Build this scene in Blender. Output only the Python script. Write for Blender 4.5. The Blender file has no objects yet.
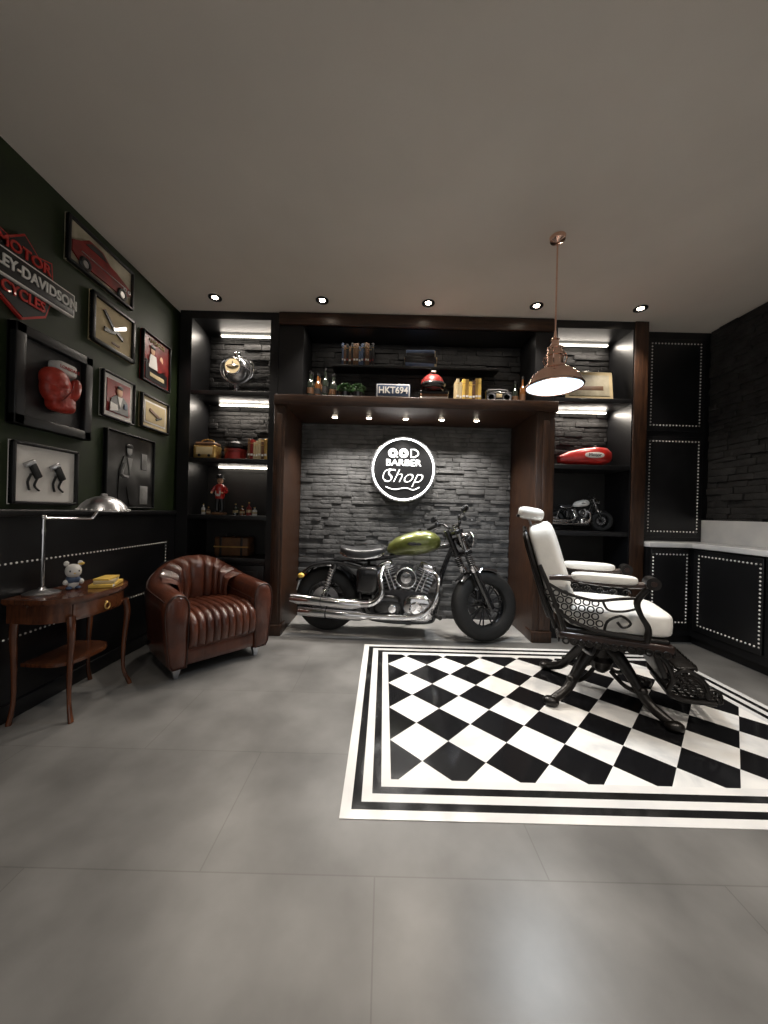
import bpy, math, random, bmesh
from mathutils import Vector, Matrix, Euler
random.seed(7)
pi=math.pi
# ------------------------------------------------------------------ materials
def mat(name,col,rough=.5,metal=0,spec=.5,coat=0,emis=None,es=0,noise=0,nscale=12,bump=0,bscale=60,trans=0,stretch=(1,1,1),col2=None):
    m=bpy.data.materials.new(name); m.use_nodes=True
    nt=m.node_tree; b=nt.nodes['Principled BSDF']
    b.inputs['Base Color'].default_value=(*col,1)
    b.inputs['Roughness'].default_value=rough
    b.inputs['Metallic'].default_value=metal
    b.inputs['Specular IOR Level'].default_value=spec
    b.inputs['Coat Weight'].default_value=coat
    b.inputs['Transmission Weight'].default_value=trans
    if emis:
        b.inputs['Emission Color'].default_value=(*emis,1); b.inputs['Emission Strength'].default_value=es
    tc=nt.nodes.new('ShaderNodeTexCoord'); mp=nt.nodes.new('ShaderNodeMapping')
    mp.inputs['Scale'].default_value=stretch
    nt.links.new(tc.outputs['Object'],mp.inputs['Vector'])
    n=nt.nodes.new('ShaderNodeTexNoise'); n.inputs['Scale'].default_value=nscale; n.inputs['Detail'].default_value=6
    nt.links.new(mp.outputs[0],n.inputs['Vector'])
    if noise or col2:
        r=nt.nodes.new('ShaderNodeValToRGB')
        c2=col2 if col2 else tuple(min(1,c*(1+noise)) for c in col)
        c1=col if col2 else tuple(c*(1-noise) for c in col)
        r.color_ramp.elements[0].color=(*c1,1); r.color_ramp.elements[1].color=(*c2,1)
        r.color_ramp.elements[0].position=.35; r.color_ramp.elements[1].position=.68
        nt.links.new(n.outputs[0],r.inputs[0]); nt.links.new(r.outputs[0],b.inputs['Base Color'])
    if bump:
        n2=nt.nodes.new('ShaderNodeTexNoise'); n2.inputs['Scale'].default_value=bscale; n2.inputs['Detail'].default_value=4
        nt.links.new(mp.outputs[0],n2.inputs['Vector'])
        bp=nt.nodes.new('ShaderNodeBump'); bp.inputs['Strength'].default_value=bump; bp.inputs['Distance'].default_value=.01
        nt.links.new(n2.outputs[0],bp.inputs['Height']); nt.links.new(bp.outputs[0],b.inputs['Normal'])
    return m
BLK=mat('black_lacquer',(.006,.006,.007),.38,noise=.25,nscale=4)
BLKIN=mat('shelf_interior',(.018,.017,.016),.5,noise=.2,nscale=5)
WOOD=mat('dark_walnut',(.020,.008,.004),.4,nscale=9,col2=(.055,.023,.010),stretch=(6,6,.6),bump=.15,bscale=30)
WOODH=mat('dark_walnut_beam',(.020,.008,.004),.4,nscale=9,col2=(.055,.023,.010),stretch=(.6,6,6),bump=.15,bscale=30)
TABLEW=mat('cherry_wood',(.060,.018,.008),.22,nscale=8,col2=(.14,.045,.017),stretch=(6,.8,.8),coat=.5)
CEIL=mat('ceiling_paint',(.68,.625,.56),.9,noise=.03,nscale=2,bump=.05)
GREEN=mat('green_wall',(.010,.020,.003),.6,noise=.2,nscale=6)
WALLD=mat('dark_wall',(.02,.02,.02),.7,noise=.2)
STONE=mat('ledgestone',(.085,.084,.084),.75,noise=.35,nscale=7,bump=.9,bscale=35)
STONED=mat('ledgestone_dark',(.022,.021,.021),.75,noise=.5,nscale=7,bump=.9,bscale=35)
CHROME=mat('chrome',(.82,.82,.84),.12,1,noise=.04)
STEEL=mat('brushed_steel',(.55,.55,.57),.3,1,noise=.08,stretch=(1,1,8))
BLKM=mat('black_metal',(.010,.010,.011),.25,.0,coat=.6,noise=.2)
GREYM=mat('dark_cast_metal',(.06,.06,.065),.35,.8,noise=.2,bump=.1)
RUBBER=mat('rubber',(.010,.010,.010),.7,noise=.3,bump=.2,bscale=90)
SEATL=mat('black_leather',(.03,.03,.032),.3,noise=.3,bump=.2,bscale=80)
OLIVE=mat('olive_metallic_paint',(.13,.145,.035),.28,.4,coat=1,noise=.15,nscale=20)
LEATHER=mat('brown_leather',(.042,.011,.006),.28,nscale=6,col2=(.110,.032,.016),bump=.25,bscale=70,coat=.3)
LEATHD=mat('brown_leather_seam',(.03,.009,.005),.5,noise=.2)
WHITEL=mat('white_leather',(.80,.78,.74),.4,noise=.04,bump=.12,bscale=60)
IRON=mat('cast_iron',(.010,.008,.007),.35,.3,noise=.4,bump=.25,bscale=50)
BROWNR=mat('seat_rail_wood',(.028,.011,.007),.3,noise=.4,coat=.3)
NAIL=mat('nailhead_silver',(.85,.83,.80),.4,.25,noise=.05)
COPPER=mat('copper',(.90,.60,.48),.14,1,noise=.08)
MARB=mat('white_marble',(.78,.77,.75),.15,nscale=3,col2=(.62,.62,.63),bump=0)
MARBB=mat('black_marble',(.008,.008,.009),.10,nscale=5,col2=(.018,.018,.018))
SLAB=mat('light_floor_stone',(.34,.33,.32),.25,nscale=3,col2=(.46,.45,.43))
CREAM=mat('cream_paper',(.50,.40,.23),.7,noise=.15,nscale=5)
WHITE=mat('white_card',(.72,.70,.67),.6,noise=.05)
RED=mat('red_paint',(.50,.02,.015),.3,noise=.2,coat=.5)
REDD=mat('deep_red',(.20,.012,.010),.4,noise=.3)
GLOVE=mat('glove_leather',(.40,.035,.02),.35,noise=.35,nscale=14,bump=.3,bscale=40)
SKIN=mat('figure_skin',(.6,.35,.22),.5,noise=.1)
YEL=mat('yellow',(.75,.50,.10),.5,noise=.15)
GOLD=mat('gold',(.7,.45,.15),.3,.8,noise=.2)
LEAF=mat('plant_leaf',(.03,.09,.02),.5,noise=.5)
BLUE=mat('book_blue',(.05,.08,.15),.5,noise=.2)
BROWNB=mat('book_brown',(.12,.055,.022),.5,noise=.3)
GLASSD=mat('bottle_glass',(.015,.02,.015),.08,coat=.5,noise=.2)
AMBER=mat('amber_glass',(.12,.045,.012),.08,coat=.5,noise=.2)
SEPIA=mat('sepia_photo',(.20,.17,.11),.5,nscale=5,col2=(.55,.50,.38))
DPHOTO=mat('dark_photo',(.01,.01,.011),.3,nscale=7,col2=(.05,.05,.05))
GREYP=mat('photo_grey',(.30,.30,.30),.5,nscale=8,col2=(.12,.12,.12))
NEON=mat('neon_white',(.9,.9,.9),.4,emis=(1,.98,.96),es=1.6,noise=.01)
NEONR=mat('neon_ring',(.9,.9,.9),.4,emis=(1,.99,.97),es=7,noise=.01)
LED=mat('led_strip',(.9,.9,.9),.4,emis=(1,.92,.78),es=6,noise=.01)
BULB=mat('bulb_warm',(.9,.9,.9),.4,emis=(1,.86,.68),es=34,noise=.01)
PBULB=mat('pendant_diffuser',(.7,.8,.9),.4,emis=(.55,.80,1),es=1.5,noise=.01)
PBULB2=mat('pendant_bulb',(.9,.9,.9),.4,emis=(.85,.94,1),es=14,noise=.01)
LENS=mat('headlight_lens',(.5,.5,.5),.05,.6,noise=.05)
# ------------------------------------------------------------------ builder
def T(x,y,z): return Matrix.Translation((x,y,z))
def R(a,ax): return Matrix.Rotation(a,4,ax)
class B:
    def __init__(s): s.v=[];s.f=[];s.mi=[];s.mats=[];s.M=Matrix()
    def add(s,vs,fs,m):
        if m not in s.mats: s.mats.append(m)
        i=s.mats.index(m); o=len(s.v)
        s.v+=[tuple(s.M@Vector(v)) for v in vs]
        s.f+=[tuple(o+k for k in f) for f in fs]; s.mi+=[i]*len(fs)
    def box(s,c,sz,m,bev=0,rot=None):
        x,y,z=[a/2 for a in sz]
        RM=T(*c)@(rot if rot is not None else Matrix())
        if bev<=0:
            vs=[RM@Vector((a*x,bb*y,cc*z)) for a in(-1,1) for bb in(-1,1) for cc in(-1,1)]
            s.add(vs,[(0,1,3,2),(4,6,7,5),(0,4,5,1),(2,3,7,6),(0,2,6,4),(1,5,7,3)],m); return
        bm=bmesh.new(); bmesh.ops.create_cube(bm,size=1)
        for v in bm.verts: v.co=Vector((v.co.x*sz[0],v.co.y*sz[1],v.co.z*sz[2]))
        bmesh.ops.bevel(bm,geom=bm.edges[:],offset=min(bev,min(sz)*.49),segments=3,affect='EDGES',profile=.5)
        bm.verts.index_update()
        s.add([RM@v.co for v in bm.verts],[[v.index for v in f.verts] for f in bm.faces],m); bm.free()
    def b2(s,x0,x1,y0,y1,z0,z1,m,bev=0):
        s.box(((x0+x1)/2,(y0+y1)/2,(z0+z1)/2),(x1-x0,y1-y0,z1-z0),m,bev)
    def loft(s,rings,m,closed=True,cap=True,loop=False):
        n=len(rings[0]); vs=[p for r in rings for p in r]; fs=[]
        L=len(rings)
        for i in range(L if loop else L-1):
            j=(i+1)%L
            for k in range(n if closed else n-1):
                k2=(k+1)%n; fs.append((i*n+k,i*n+k2,j*n+k2,j*n+k))
        if cap and closed and not loop:
            fs.append(tuple(range(n))[::-1]); fs.append(tuple((L-1)*n+k for k in range(n)))
        s.add(vs,fs,m)
    def tube(s,pts,r,m,seg=8,sm=0,closed=False):
        P=[Vector(p) for p in pts]; n0=len(P)
        rr=list(r) if isinstance(r,(list,tuple)) else [r]*n0
        if sm and n0>2:
            Q=[];q=[]
            rng=n0 if closed else n0-1
            for i in range(rng):
                if closed: a,b_,c,d=P[i-1],P[i],P[(i+1)%n0],P[(i+2)%n0]
                else: a,b_,c,d=P[max(i-1,0)],P[i],P[i+1],P[min(i+2,n0-1)]
                for k in range(sm):
                    t=k/sm
                    Q.append(.5*((2*b_)+(c-a)*t+(2*a-5*b_+4*c-d)*t*t+(3*b_-a-3*c+d)*t**3))
                    q.append(rr[i]*(1-t)+rr[(i+1)%n0]*t)
            if not closed: Q.append(P[-1]);q.append(rr[-1])
            P,rr=Q,q
        n=len(P); rings=[]; N=None
        for i in range(n):
            if closed: t=(P[(i+1)%n]-P[i-1])
            else: t=(P[min(i+1,n-1)]-P[max(i-1,0)])
            if t.length<1e-9: t=Vector((0,0,1))
            t.normalize()
            if N is None:
                N=t.orthogonal().normalized()
            else:
                N=(N-t*N.dot(t)); N=N.normalized() if N.length>1e-6 else t.orthogonal().normalized()
            Bn=t.cross(N)
            rings.append([P[i]+(N*math.cos(2*pi*k/seg)+Bn*math.sin(2*pi*k/seg))*rr[i] for k in range(seg)])
        s.loft(rings,m,loop=closed)
    def cyl(s,p1,p2,r,m,r2=None,seg=20):
        s.tube([p1,p2],[r,r if r2 is None else r2],m,seg)
    def lathe(s,prof,m,M=Matrix(),seg=28,closed=False,cap=False):
        rings=[]
        for k in range(seg):
            a=2*pi*k/seg
            rings.append([M@Vector((p[0]*math.cos(a),p[0]*math.sin(a),p[1])) for p in prof])
        s.loft(rings,m,closed=closed,cap=False,loop=True)
    def disc(s,r,m,M=Matrix(),seg=28):
        s.add([M@Vector((r*math.cos(2*pi*k/seg),r*math.sin(2*pi*k/seg),0)) for k in range(seg)],[tuple(range(seg))],m)
    def torus(s,Rr,r,m,M=Matrix(),seg=28,s2=10,rz=None):
        rz=r if rz is None else rz
        s.lathe([(Rr+r*math.cos(2*pi*k/s2),rz*math.sin(2*pi*k/s2)) for k in range(s2)],m,M,seg,closed=True)
    def sq(s,c,sz,m,e=1.0,rot=None,nu=24,nv=14,fn=None):
        RM=T(*c)@(rot if rot is not None else Matrix())
        pw=lambda v:math.copysign(abs(v)**e,v)
        rings=[]
        for i in range(nv+1):
            ph=-pi/2+pi*i/nv; ph=max(min(ph,pi/2-.001),-pi/2+.001); ring=[]
            for k in range(nu):
                th=2*pi*(k+.5)/nu
                p=Vector((sz[0]/2*pw(math.cos(ph))*pw(math.cos(th)),sz[1]/2*pw(math.cos(ph))*pw(math.sin(th)),sz[2]/2*pw(math.sin(ph))))
                if fn: p=fn(p)
                ring.append(RM@p)
            rings.append(ring)
        s.loft(rings,m)
    def prism(s,poly,d,m,M=Matrix()):
        n=len(poly)
        vs=[M@Vector((p[0],p[1],-d/2)) for p in poly]+[M@Vector((p[0],p[1],d/2)) for p in poly]
        fs=[tuple(range(n))[::-1],tuple(range(n,2*n))]+[(k,(k+1)%n,n+(k+1)%n,n+k) for k in range(n)]
        s.add(vs,fs,m)
    def grid(s,fn,nu,nv,m):
        s.loft([[Vector(fn(i/nu,j/nv)) for j in range(nv+1)] for i in range(nu+1)],m,closed=False)
    def text(s,body,size,m,M=Matrix(),ext=.003,shear=0,off=0,sx=1):
        cu=bpy.data.curves.new('t','FONT'); cu.body=body; cu.size=size; cu.extrude=ext; cu.shear=shear; cu.offset=off
        cu.align_x='CENTER'; cu.align_y='CENTER'; cu.resolution_u=4
        ob=bpy.data.objects.new('t',cu); bpy.context.collection.objects.link(ob)
        dg=bpy.context.evaluated_depsgraph_get(); me=bpy.data.meshes.new_from_object(ob.evaluated_get(dg))
        s.add([M@Vector((v.co.x*sx,v.co.y,v.co.z)) for v in me.vertices],[tuple(p.vertices) for p in me.polygons],m)
        bpy.data.objects.remove(ob); bpy.data.curves.remove(cu); bpy.data.meshes.remove(me)
    def done(s,name,loc=(0,0,0),rotz=0,scale=1,ang=38):
        me=bpy.data.meshes.new(name); me.from_pydata(s.v,[],s.f); 
        for m in s.mats: me.materials.append(m)
        me.polygons.foreach_set('material_index',s.mi)
        bm=bmesh.new(); bm.from_mesh(me); bmesh.ops.recalc_face_normals(bm,faces=bm.faces[:]); bm.to_mesh(me); bm.free()
        me.polygons.foreach_set('use_smooth',[True]*len(me.polygons))
        me.set_sharp_from_angle(angle=math.radians(ang)); me.update()
        ob=bpy.data.objects.new(name,me); ob.location=loc; ob.rotation_euler=(0,0,rotz); ob.scale=(scale,)*3
        bpy.context.collection.objects.link(ob); return ob
def simple(name,x0,x1,y0,y1,z0,z1,m,bev=0):
    b=B(); b.b2(x0,x1,y0,y1,z0,z1,m,bev); return b.done(name)

XL,XR,YB,YF,HC=-2.15,3.45,4.30,-1.6,3.25
F=3.56
# ------------------------------------------------------------------ room shell
FL=bpy.data.materials.new('grey_floor_tile'); FL.use_nodes=True
nt=FL.node_tree; bs=nt.nodes['Principled BSDF']; tc=nt.nodes.new('ShaderNodeTexCoord')
br=nt.nodes.new('ShaderNodeTexBrick'); br.offset=0.5; br.inputs['Scale'].default_value=1
br.inputs['Brick Width'].default_value=1.2; br.inputs['Row Height'].default_value=.6; br.inputs['Mortar Size'].default_value=.0025
br.inputs['Color1'].default_value=(1,1,1,1); br.inputs['Color2'].default_value=(.93,.93,.93,1); br.inputs['Mortar'].default_value=(.74,.73,.72,1)
nz=nt.nodes.new('ShaderNodeTexNoise'); nz.inputs['Scale'].default_value=2.6; nz.inputs['Detail'].default_value=9
rp=nt.nodes.new('ShaderNodeValToRGB'); rp.color_ramp.elements[0].position=.32; rp.color_ramp.elements[1].position=.70
rp.color_ramp.elements[0].color=(.110,.107,.103,1); rp.color_ramp.elements[1].color=(.205,.20,.193,1)
mx=nt.nodes.new('ShaderNodeMix'); mx.data_type='RGBA'; mx.blend_type='MULTIPLY'; mx.inputs[0].default_value=1
nt.links.new(tc.outputs['Object'],br.inputs['Vector']); nt.links.new(tc.outputs['Object'],nz.inputs['Vector'])
nt.links.new(nz.outputs[0],rp.inputs[0]); nt.links.new(rp.outputs[0],mx.inputs[6]); nt.links.new(br.outputs[0],mx.inputs[7])
nt.links.new(mx.outputs[2],bs.inputs['Base Color']); bs.inputs['Roughness'].default_value=.33
simple('floor',XL,XR,YF,YB,-.1,0,FL)
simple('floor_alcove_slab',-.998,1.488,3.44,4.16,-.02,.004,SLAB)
simple('ceiling',XL,XR,YF,YB,HC,HC+.1,CEIL)
simple('wall_left',XL-.1,XL,YF,YB,-.1,HC+.1,GREEN)
simple('wall_right',XR,XR+.1,YF,YB,-.1,HC+.1,WALLD)
simple('wall_back',XL-.1,XR+.1,YB,YB+.1,-.1,HC+.1,WALLD)
b=B(); b.b2(XL,XR,YF-.1,YF,-.1,.4,WALLD); b.b2(XL,XR,YF-.1,YF,2.9,HC+.1,WALLD)
b.b2(XL-.1,XL+.3,YF-.1,YF,.4,2.9,WALLD); b.b2(XR-.3,XR+.1,YF-.1,YF,.4,2.9,WALLD); b.done('wall_front')  # unseen wall; its wide opening is made up to admit world fill
b=B()
for x in (-1.85,-.6,.65,1.9,3.12): b.b2(x,x+.05,YF-.08,YF-.02,.4,2.9,BLK)
b.b2(-1.85,3.15,YF-.08,YF-.02,.4,.45,BLK); b.b2(-1.85,3.15,YF-.08,YF-.02,2.85,2.9,BLK); b.done('fill_opening_frame')  # unglazed frame added around the made-up fill opening, out of view
# checker
CK=bpy.data.materials.new('checker_marble'); CK.use_nodes=True
nt=CK.node_tree; bs=nt.nodes['Principled BSDF']; tc=nt.nodes.new('ShaderNodeTexCoord'); mp=nt.nodes.new('ShaderNodeMapping')
D=.32; sd=D/math.sqrt(2); c=Vector((.065+D/2,2.24,0)); rr=Matrix.Rotation(pi/4,3,'Z')
tt=Vector((.5,.5,.5))-rr@(c/sd)
mp.inputs['Scale'].default_value=(1/sd,)*3; mp.inputs['Rotation'].default_value=(0,0,pi/4); mp.inputs['Location'].default_value=tt
ck=nt.nodes.new('ShaderNodeTexChecker'); ck.inputs['Scale'].default_value=1
ck.inputs['Color1'].default_value=(.008,.008,.009,1)
nz=nt.nodes.new('ShaderNodeTexNoise'); nz.inputs['Scale'].default_value=3; nz.inputs['Detail'].default_value=8; nz.inputs['Distortion'].default_value=1.5
rp=nt.nodes.new('ShaderNodeValToRGB'); rp.color_ramp.elements[0].position=.35; rp.color_ramp.elements[1].position=.55
rp.color_ramp.elements[0].color=(.62,.62,.62,1); rp.color_ramp.elements[1].color=(.80,.79,.77,1)
nt.links.new(tc.outputs['Object'],mp.inputs[0]); nt.links.new(mp.outputs[0],ck.inputs[0]); nt.links.new(tc.outputs['Object'],nz.inputs[0])
nt.links.new(nz.outputs[0],rp.inputs[0]); nt.links.new(rp.outputs[0],ck.inputs['Color2']); nt.links.new(ck.outputs[0],bs.inputs['Base Color'])
bs.inputs['Roughness'].default_value=.13
b=B()
rx0,rx1,ry0,ry1=-.15,2.63,1.42,3.29
st=[(.045,MARB),(.04,MARBB),(.045,MARB),(.04,MARBB),(.045,MARB)]
o=0
for w,m in st:
    x0,x1,y0,y1=rx0+o,rx1-o,ry0+o,ry1-o
    b.b2(x0,x0+w,y0,y1,-.02,.003,m); b.b2(x1-w,x1,y0,y1,-.02,.003,m)
    b.b2(x0+w,x1-w,y0,y0+w,-.02,.003,m); b.b2(x0+w,x1-w,y1-w,y1,-.02,.003,m); o+=w
b.b2(rx0+o,rx1-o,ry0+o,ry1-o,-.02,.003,CK)
b.done('floor_checkered_inlay')
# stone walls
def ledge(name,m,u0,u1,z0,z1,place,seed,hr=(.04,.075),dr=(.012,.038)):
    rd=random.Random(seed); b=B(); z=z0
    while z<z1-.005:
        h=min(rd.uniform(*hr),z1-z); u=u0-rd.uniform(0,.2)
        while u<u1:
            l=rd.uniform(.10,.30); a=max(u,u0); e=min(u+l,u1)
            if e-a>.01:
                d=rd.uniform(*dr)
                place(b,a+.0012,e-.0012,z+.0012,z+h-.0012,d,m)
            u+=l
        z+=h
    return b.done(name)
def pby(yy):
    def f(b,a,e,z0,z1,d,m): b.box(((a+e)/2,yy-d/2,(z0+z1)/2),(e-a,d,z1-z0),m,.004)
    return f
simple('wall_alcove',-1.0,1.49,4.165,4.29,0,2.34,WALLD)
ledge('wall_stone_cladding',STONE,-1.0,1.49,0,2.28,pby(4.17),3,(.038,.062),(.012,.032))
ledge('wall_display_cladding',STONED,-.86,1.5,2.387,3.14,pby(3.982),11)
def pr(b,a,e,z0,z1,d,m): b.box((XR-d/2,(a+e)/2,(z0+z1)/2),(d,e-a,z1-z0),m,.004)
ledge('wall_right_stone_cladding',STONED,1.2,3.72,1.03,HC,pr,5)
# ------------------------------------------------------------------ left wall panelling
b=B()
b.b2(XL,XL+.025,YF,F,0,1.19,BLK); b.b2(XL,XL+.05,YF,F,1.17,1.21,BLK,.008); b.b2(XL,XL+.04,YF,F,0,.10,BLK,.006)
b.done('trim_1')
def nail_line(b,p,q,n,sp=.034,r=.0092):
    p,q,n=Vector(p),Vector(q),Vector(n); L=(q-p).length; k=max(1,round(L/sp)); u=n.orthogonal().normalized(); w=n.cross(u)
    for i in range(k+1):
        c=p+(q-p)*i/k
        r1=[c+(u*math.cos(a*pi/3)+w*math.sin(a*pi/3))*r for a in range(6)]
        r2=[c+(u*math.cos(a*pi/3)+w*math.sin(a*pi/3))*r*.6+n*r*.6 for a in range(6)]
        b.loft([r1,r2],NAIL)
def nail_rect(b,a,bb,c,d,n,**k):
    nail_line(b,a,bb,n,**k);nail_line(b,bb,c,n,**k);nail_line(b,c,d,n,**k);nail_line(b,d,a,n,**k)
b=B()
for y0,y1 in ((.2,1.75),(1.82,3.42)):
    nail_rect(b,(XL+.026,y0,.47),(XL+.026,y1,.47),(XL+.026,y1,.90),(XL+.026,y0,.90),(1,0,0),sp=.03,r=.0072)
b.done('nailhead_trim')
# ------------------------------------------------------------------ shelving
def shelf_unit(name,x0,x1,ox0,ox1,shelves,bottom,rw=None,seed=1):
    b=B(); bk=3.96
    b.b2(x0,ox0,F,YB,0,HC,BLK); b.b2(ox1,x1,F,YB,0,HC,rw or BLK)
    b.b2(ox0,ox1,bk,YB,0,HC,BLKIN)
    b.b2(ox0,ox1,F,bk,3.17,HC,BLK)
    rd=random.Random(seed); z=1.78; pf=pby(bk)
    while z<3.16:
        h=min(rd.uniform(.04,.07),3.165-z); u=ox0-rd.uniform(0,.2)
        while u<ox1:
            l=rd.uniform(.12,.3); a=max(u,ox0); e=min(u+l,ox1)
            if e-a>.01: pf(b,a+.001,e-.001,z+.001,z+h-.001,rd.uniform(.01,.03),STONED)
            u+=l
        z+=h
    for s in shelves: b.b2(ox0,ox1,F+.005,bk,s,s+.045,BLK,.003)
    b.b2(ox0,ox1,F+.03,bk,0,bottom,BLK)
    mid=(ox0+ox1)/2
    for a,c in ((ox0+.01,mid-.004),(mid+.004,ox1-.01)):
        b.b2(a,c,F+.008,F+.03,.1,bottom-.03,BLK,.005)
        b.b2(a+.06,c-.06,F+.002,F+.01,.16,bottom-.09,BLK,.004)
    b.b2(ox0,ox1,F-.005,bk,bottom,bottom+.04,BLK,.004)
    return b.done(name)
shelf_unit('shelving_unit',XL+.03,-1.115,-2.0,-1.2,[2.40,1.71,1.13],.70,seed=4)
shelf_unit('shelving_unit',1.695,2.645,1.72,2.49,[2.42,1.74,1.06],.66,seed=6)
b=B()
b.b2(2.5,2.64,F-.015,F-.001,0,HC,WOOD,.005)
b.b2(-1.11,1.67,F-.03,F-.001,3.12,HC-.005,WOODH,.005)
b.done('trim_2')
# alcove portal
b=B()
b.b2(-1.11,-1.0,F-.10,4.165,0,2.28,WOOD,.006); b.b2(1.49,1.67,F-.10,4.165,0,2.28,WOOD,.006)
b.b2(-1.11,1.69,F-.12,4.165,2.28,2.385,WOODH,.006)
for x in (-1.055,1.58):
    b.b2(x-.03,x+.03,F-.11,F-.095,.12,2.2,WOOD,.006)
b.b2(-1.11,-.99,F-.115,F+.05,0,.11,WOOD,.006); b.b2(1.48,1.68,F-.115,F+.05,0,.11,WOOD,.006)
b.done('alcove_portal_frame')
b=B()
b.b2(-1.11,-.86,F,4.165,2.386,HC,BLK); b.b2(1.50,1.69,F,4.165,2.386,HC,BLK)
b.b2(-.86,1.50,3.98,4.165,2.386,HC,BLKIN); b.b2(-.86,1.50,F+.05,3.98,3.14,HC,BLK)
b.b2(-.60,1.2,F+.2,3.98,2.80,2.825,BLK,.003)
b.done('upper_display_shelf')
# right tall panelling + counter
b=B(); b.b2(2.65,XR,3.74,YB,0,HC,BLK); b.b2(2.76,3.38,3.725,3.742,2.19,3.17,BLK,.006); b.b2(2.76,3.38,3.725,3.742,1.06,2.13,BLK,.006)
b.done('wall_panelling')
b=B()
nail_rect(b,(2.81,3.724,2.25),(3.33,3.724,2.25),(3.33,3.724,3.12),(2.81,3.724,3.12),(0,-1,0))
nail_rect(b,(2.81,3.724,1.12),(3.33,3.724,1.12),(3.33,3.724,2.08),(2.81,3.724,2.08),(0,-1,0))
nail_rect(b,(2.71,3.509,.22),(3.05,3.509,.22),(3.05,3.509,.9),(2.71,3.509,.9),(0,-1,0))
y=3.42
while y>1.4:
    nail_rect(b,(3.089,y,.22),(3.089,y-.56,.22),(3.089,y-.56,.9),(3.089,y,.9),(-1,0,0)); y-=.66
b.done('nailhead_trim')
b=B()
b.b2(2.66,3.44,3.53,3.738,.08,.97,BLK); b.b2(3.11,3.44,1.2,3.55,.08,.97,BLK)
b.b2(2.69,3.07,3.51,3.535,.16,.95,BLK,.006)
y=3.48
while y>1.5:
    b.b2(3.09,3.115,y-.64,y,.16,.95,BLK,.006); y-=.66
b.b2(2.69,3.44,3.57,3.738,0,.08,BLK); b.b2(3.15,3.44,1.2,3.55,0,.08,BLK)
b.b2(2.65,3.44,3.48,3.735,.97,1.02,MARB,.006); b.b2(3.07,3.44,1.18,3.48,.97,1.02,MARB,.006)
b.b2(3.385,3.40,1.2,3.735,1.02,1.25,MARB,.003)
b.done('vanity_counter')
# ------------------------------------------------------------------ neon sign
b=B(); MS=T(.21,4.08,1.75)@R(pi/2,'X')
b.M=MS
b.lathe([(0,-.04),(.37,-.04),(.38,-.03),(.38,.02),(.37,.03),(0,.03)],BLK,seg=56)
b.torus(.352,.0085,NEONR,T(0,0,.035),seg=64,s2=8)
b.torus(.374,.005,STEEL,T(0,0,.03),seg=64,s2=8)
for cx,kind in ((-.125,'Q'),(0,'O'),(.125,'D')):
    if kind!='D':
        b.torus(.046,.008,NEON,T(cx,.185,.034),seg=28,s2=8); b.torus(.022,.004,NEON,T(cx,.185,.034),seg=20,s2=6)
        if kind=='Q': b.tube([(cx+.02,.165,.036),(cx+.058,.135,.036)],.007,NEON,6)
    else:
        b.tube([(cx-.04,.14,.034),(cx-.04,.232,.034),(cx+.005,.230,.034),(cx+.04,.205,.034),(cx+.045,.186,.034),(cx+.04,.165,.034),(cx+.005,.142,.034)],.008,NEON,6,0,closed=True)
b.text('BARBER',.105,NEON,T(0,.072,.034),sx=1.12,off=.001)
b.text('Shop',.225,NEON,T(-.01,-.085,.034),shear=.45,off=-.004,sx=1.0)
b.tube([(-.2,-.205,.035),(-.1,-.235,.035),(.03,-.215,.035),(.12,-.235,.035),(.19,-.205,.035)],.006,NEON,6,5)
b.tube([(-.14,.0,.035),(-.21,-.03,.035),(-.23,-.11,.035),(-.17,-.15,.035)],.005,NEON,6,5)
b.done('neon_sign')
# ------------------------------------------------------------------ lights
def light(kind,name,loc,energy,col=(1,.9,.78),rot=(0,0,0),**k):
    l=bpy.data.lights.new(name,kind); l.energy=energy; l.color=col
    for a,v in k.items(): setattr(l,a,v)
    o=bpy.data.objects.new(name,l); o.location=loc; o.rotation_euler=rot; bpy.context.collection.objects.link(o); return o
def downlight(x,y,e,vis=True):
    b=B(); b.lathe([(.062,0),(.06,-.008),(.045,-.01),(.038,-.002)],BLKM,seg=24); b.lathe([(.038,-.002),(.022,-.001)],CHROME,seg=20); b.disc(.027,BULB,T(0,0,-.003),20)
    b.done('recessed_downlight',(x,y,HC-.001))
    light('SPOT','spot',(x,y,HC-.04),e,spot_size=math.radians(95),spot_blend=.7,shadow_soft_size=.04)
for x,e in ((-1.60,50),(-.58,70),(.43,115),(1.46,70),(2.45,52)): downlight(x-.06,3.33,e)
for x,e in ((-1.3,38),(.1,60),(1.5,135),(2.6,75)): downlight(x,.95,e)  # row out of view, added to raise the fill and ceiling bounce
for x in (-.6,1.4): downlight(x,-.6,60)  # unseen pair behind the camera, also added as fill
for i,x in enumerate((-.56,-.19,.21,.60,.98)):
    b=B(); b.lathe([(.034,0),(.034,-.014),(.028,-.016),(.028,-.006)],CHROME,seg=20); b.disc(.029,BULB,T(0,0,-.012),16); b.sq((0,0,-.014),(.05,.05,.02),BULB,nu=14,nv=8)
    b.done('alcove_spotlight',(x,3.80,2.279))
    light('SPOT','spot',(x,3.80,2.24),56,col=(1,.95,.88),spot_size=math.radians(115),spot_blend=.8,shadow_soft_size=.03)
def strip(x0,x1,y,z,e):
    b=B(); b.b2(x0,x1,y-.012,y+.012,z-.014,z-.001,LED); b.done('shelf_light_strip')
    light('AREA','strip_lamp',((x0+x1)/2,y-.02,z-.03),e,rot=(-.5,0,0),shape='RECTANGLE',size=(x1-x0),size_y=.03)
for z,e in ((3.17,5.5),(2.40,5)): strip(-1.86,-1.24,3.90,z,e)
for z,e in ((3.17,4),(2.42,5)): strip(1.84,2.44,3.90,z,e)
strip(-1.86,-1.24,3.92,1.71,.8)
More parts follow.
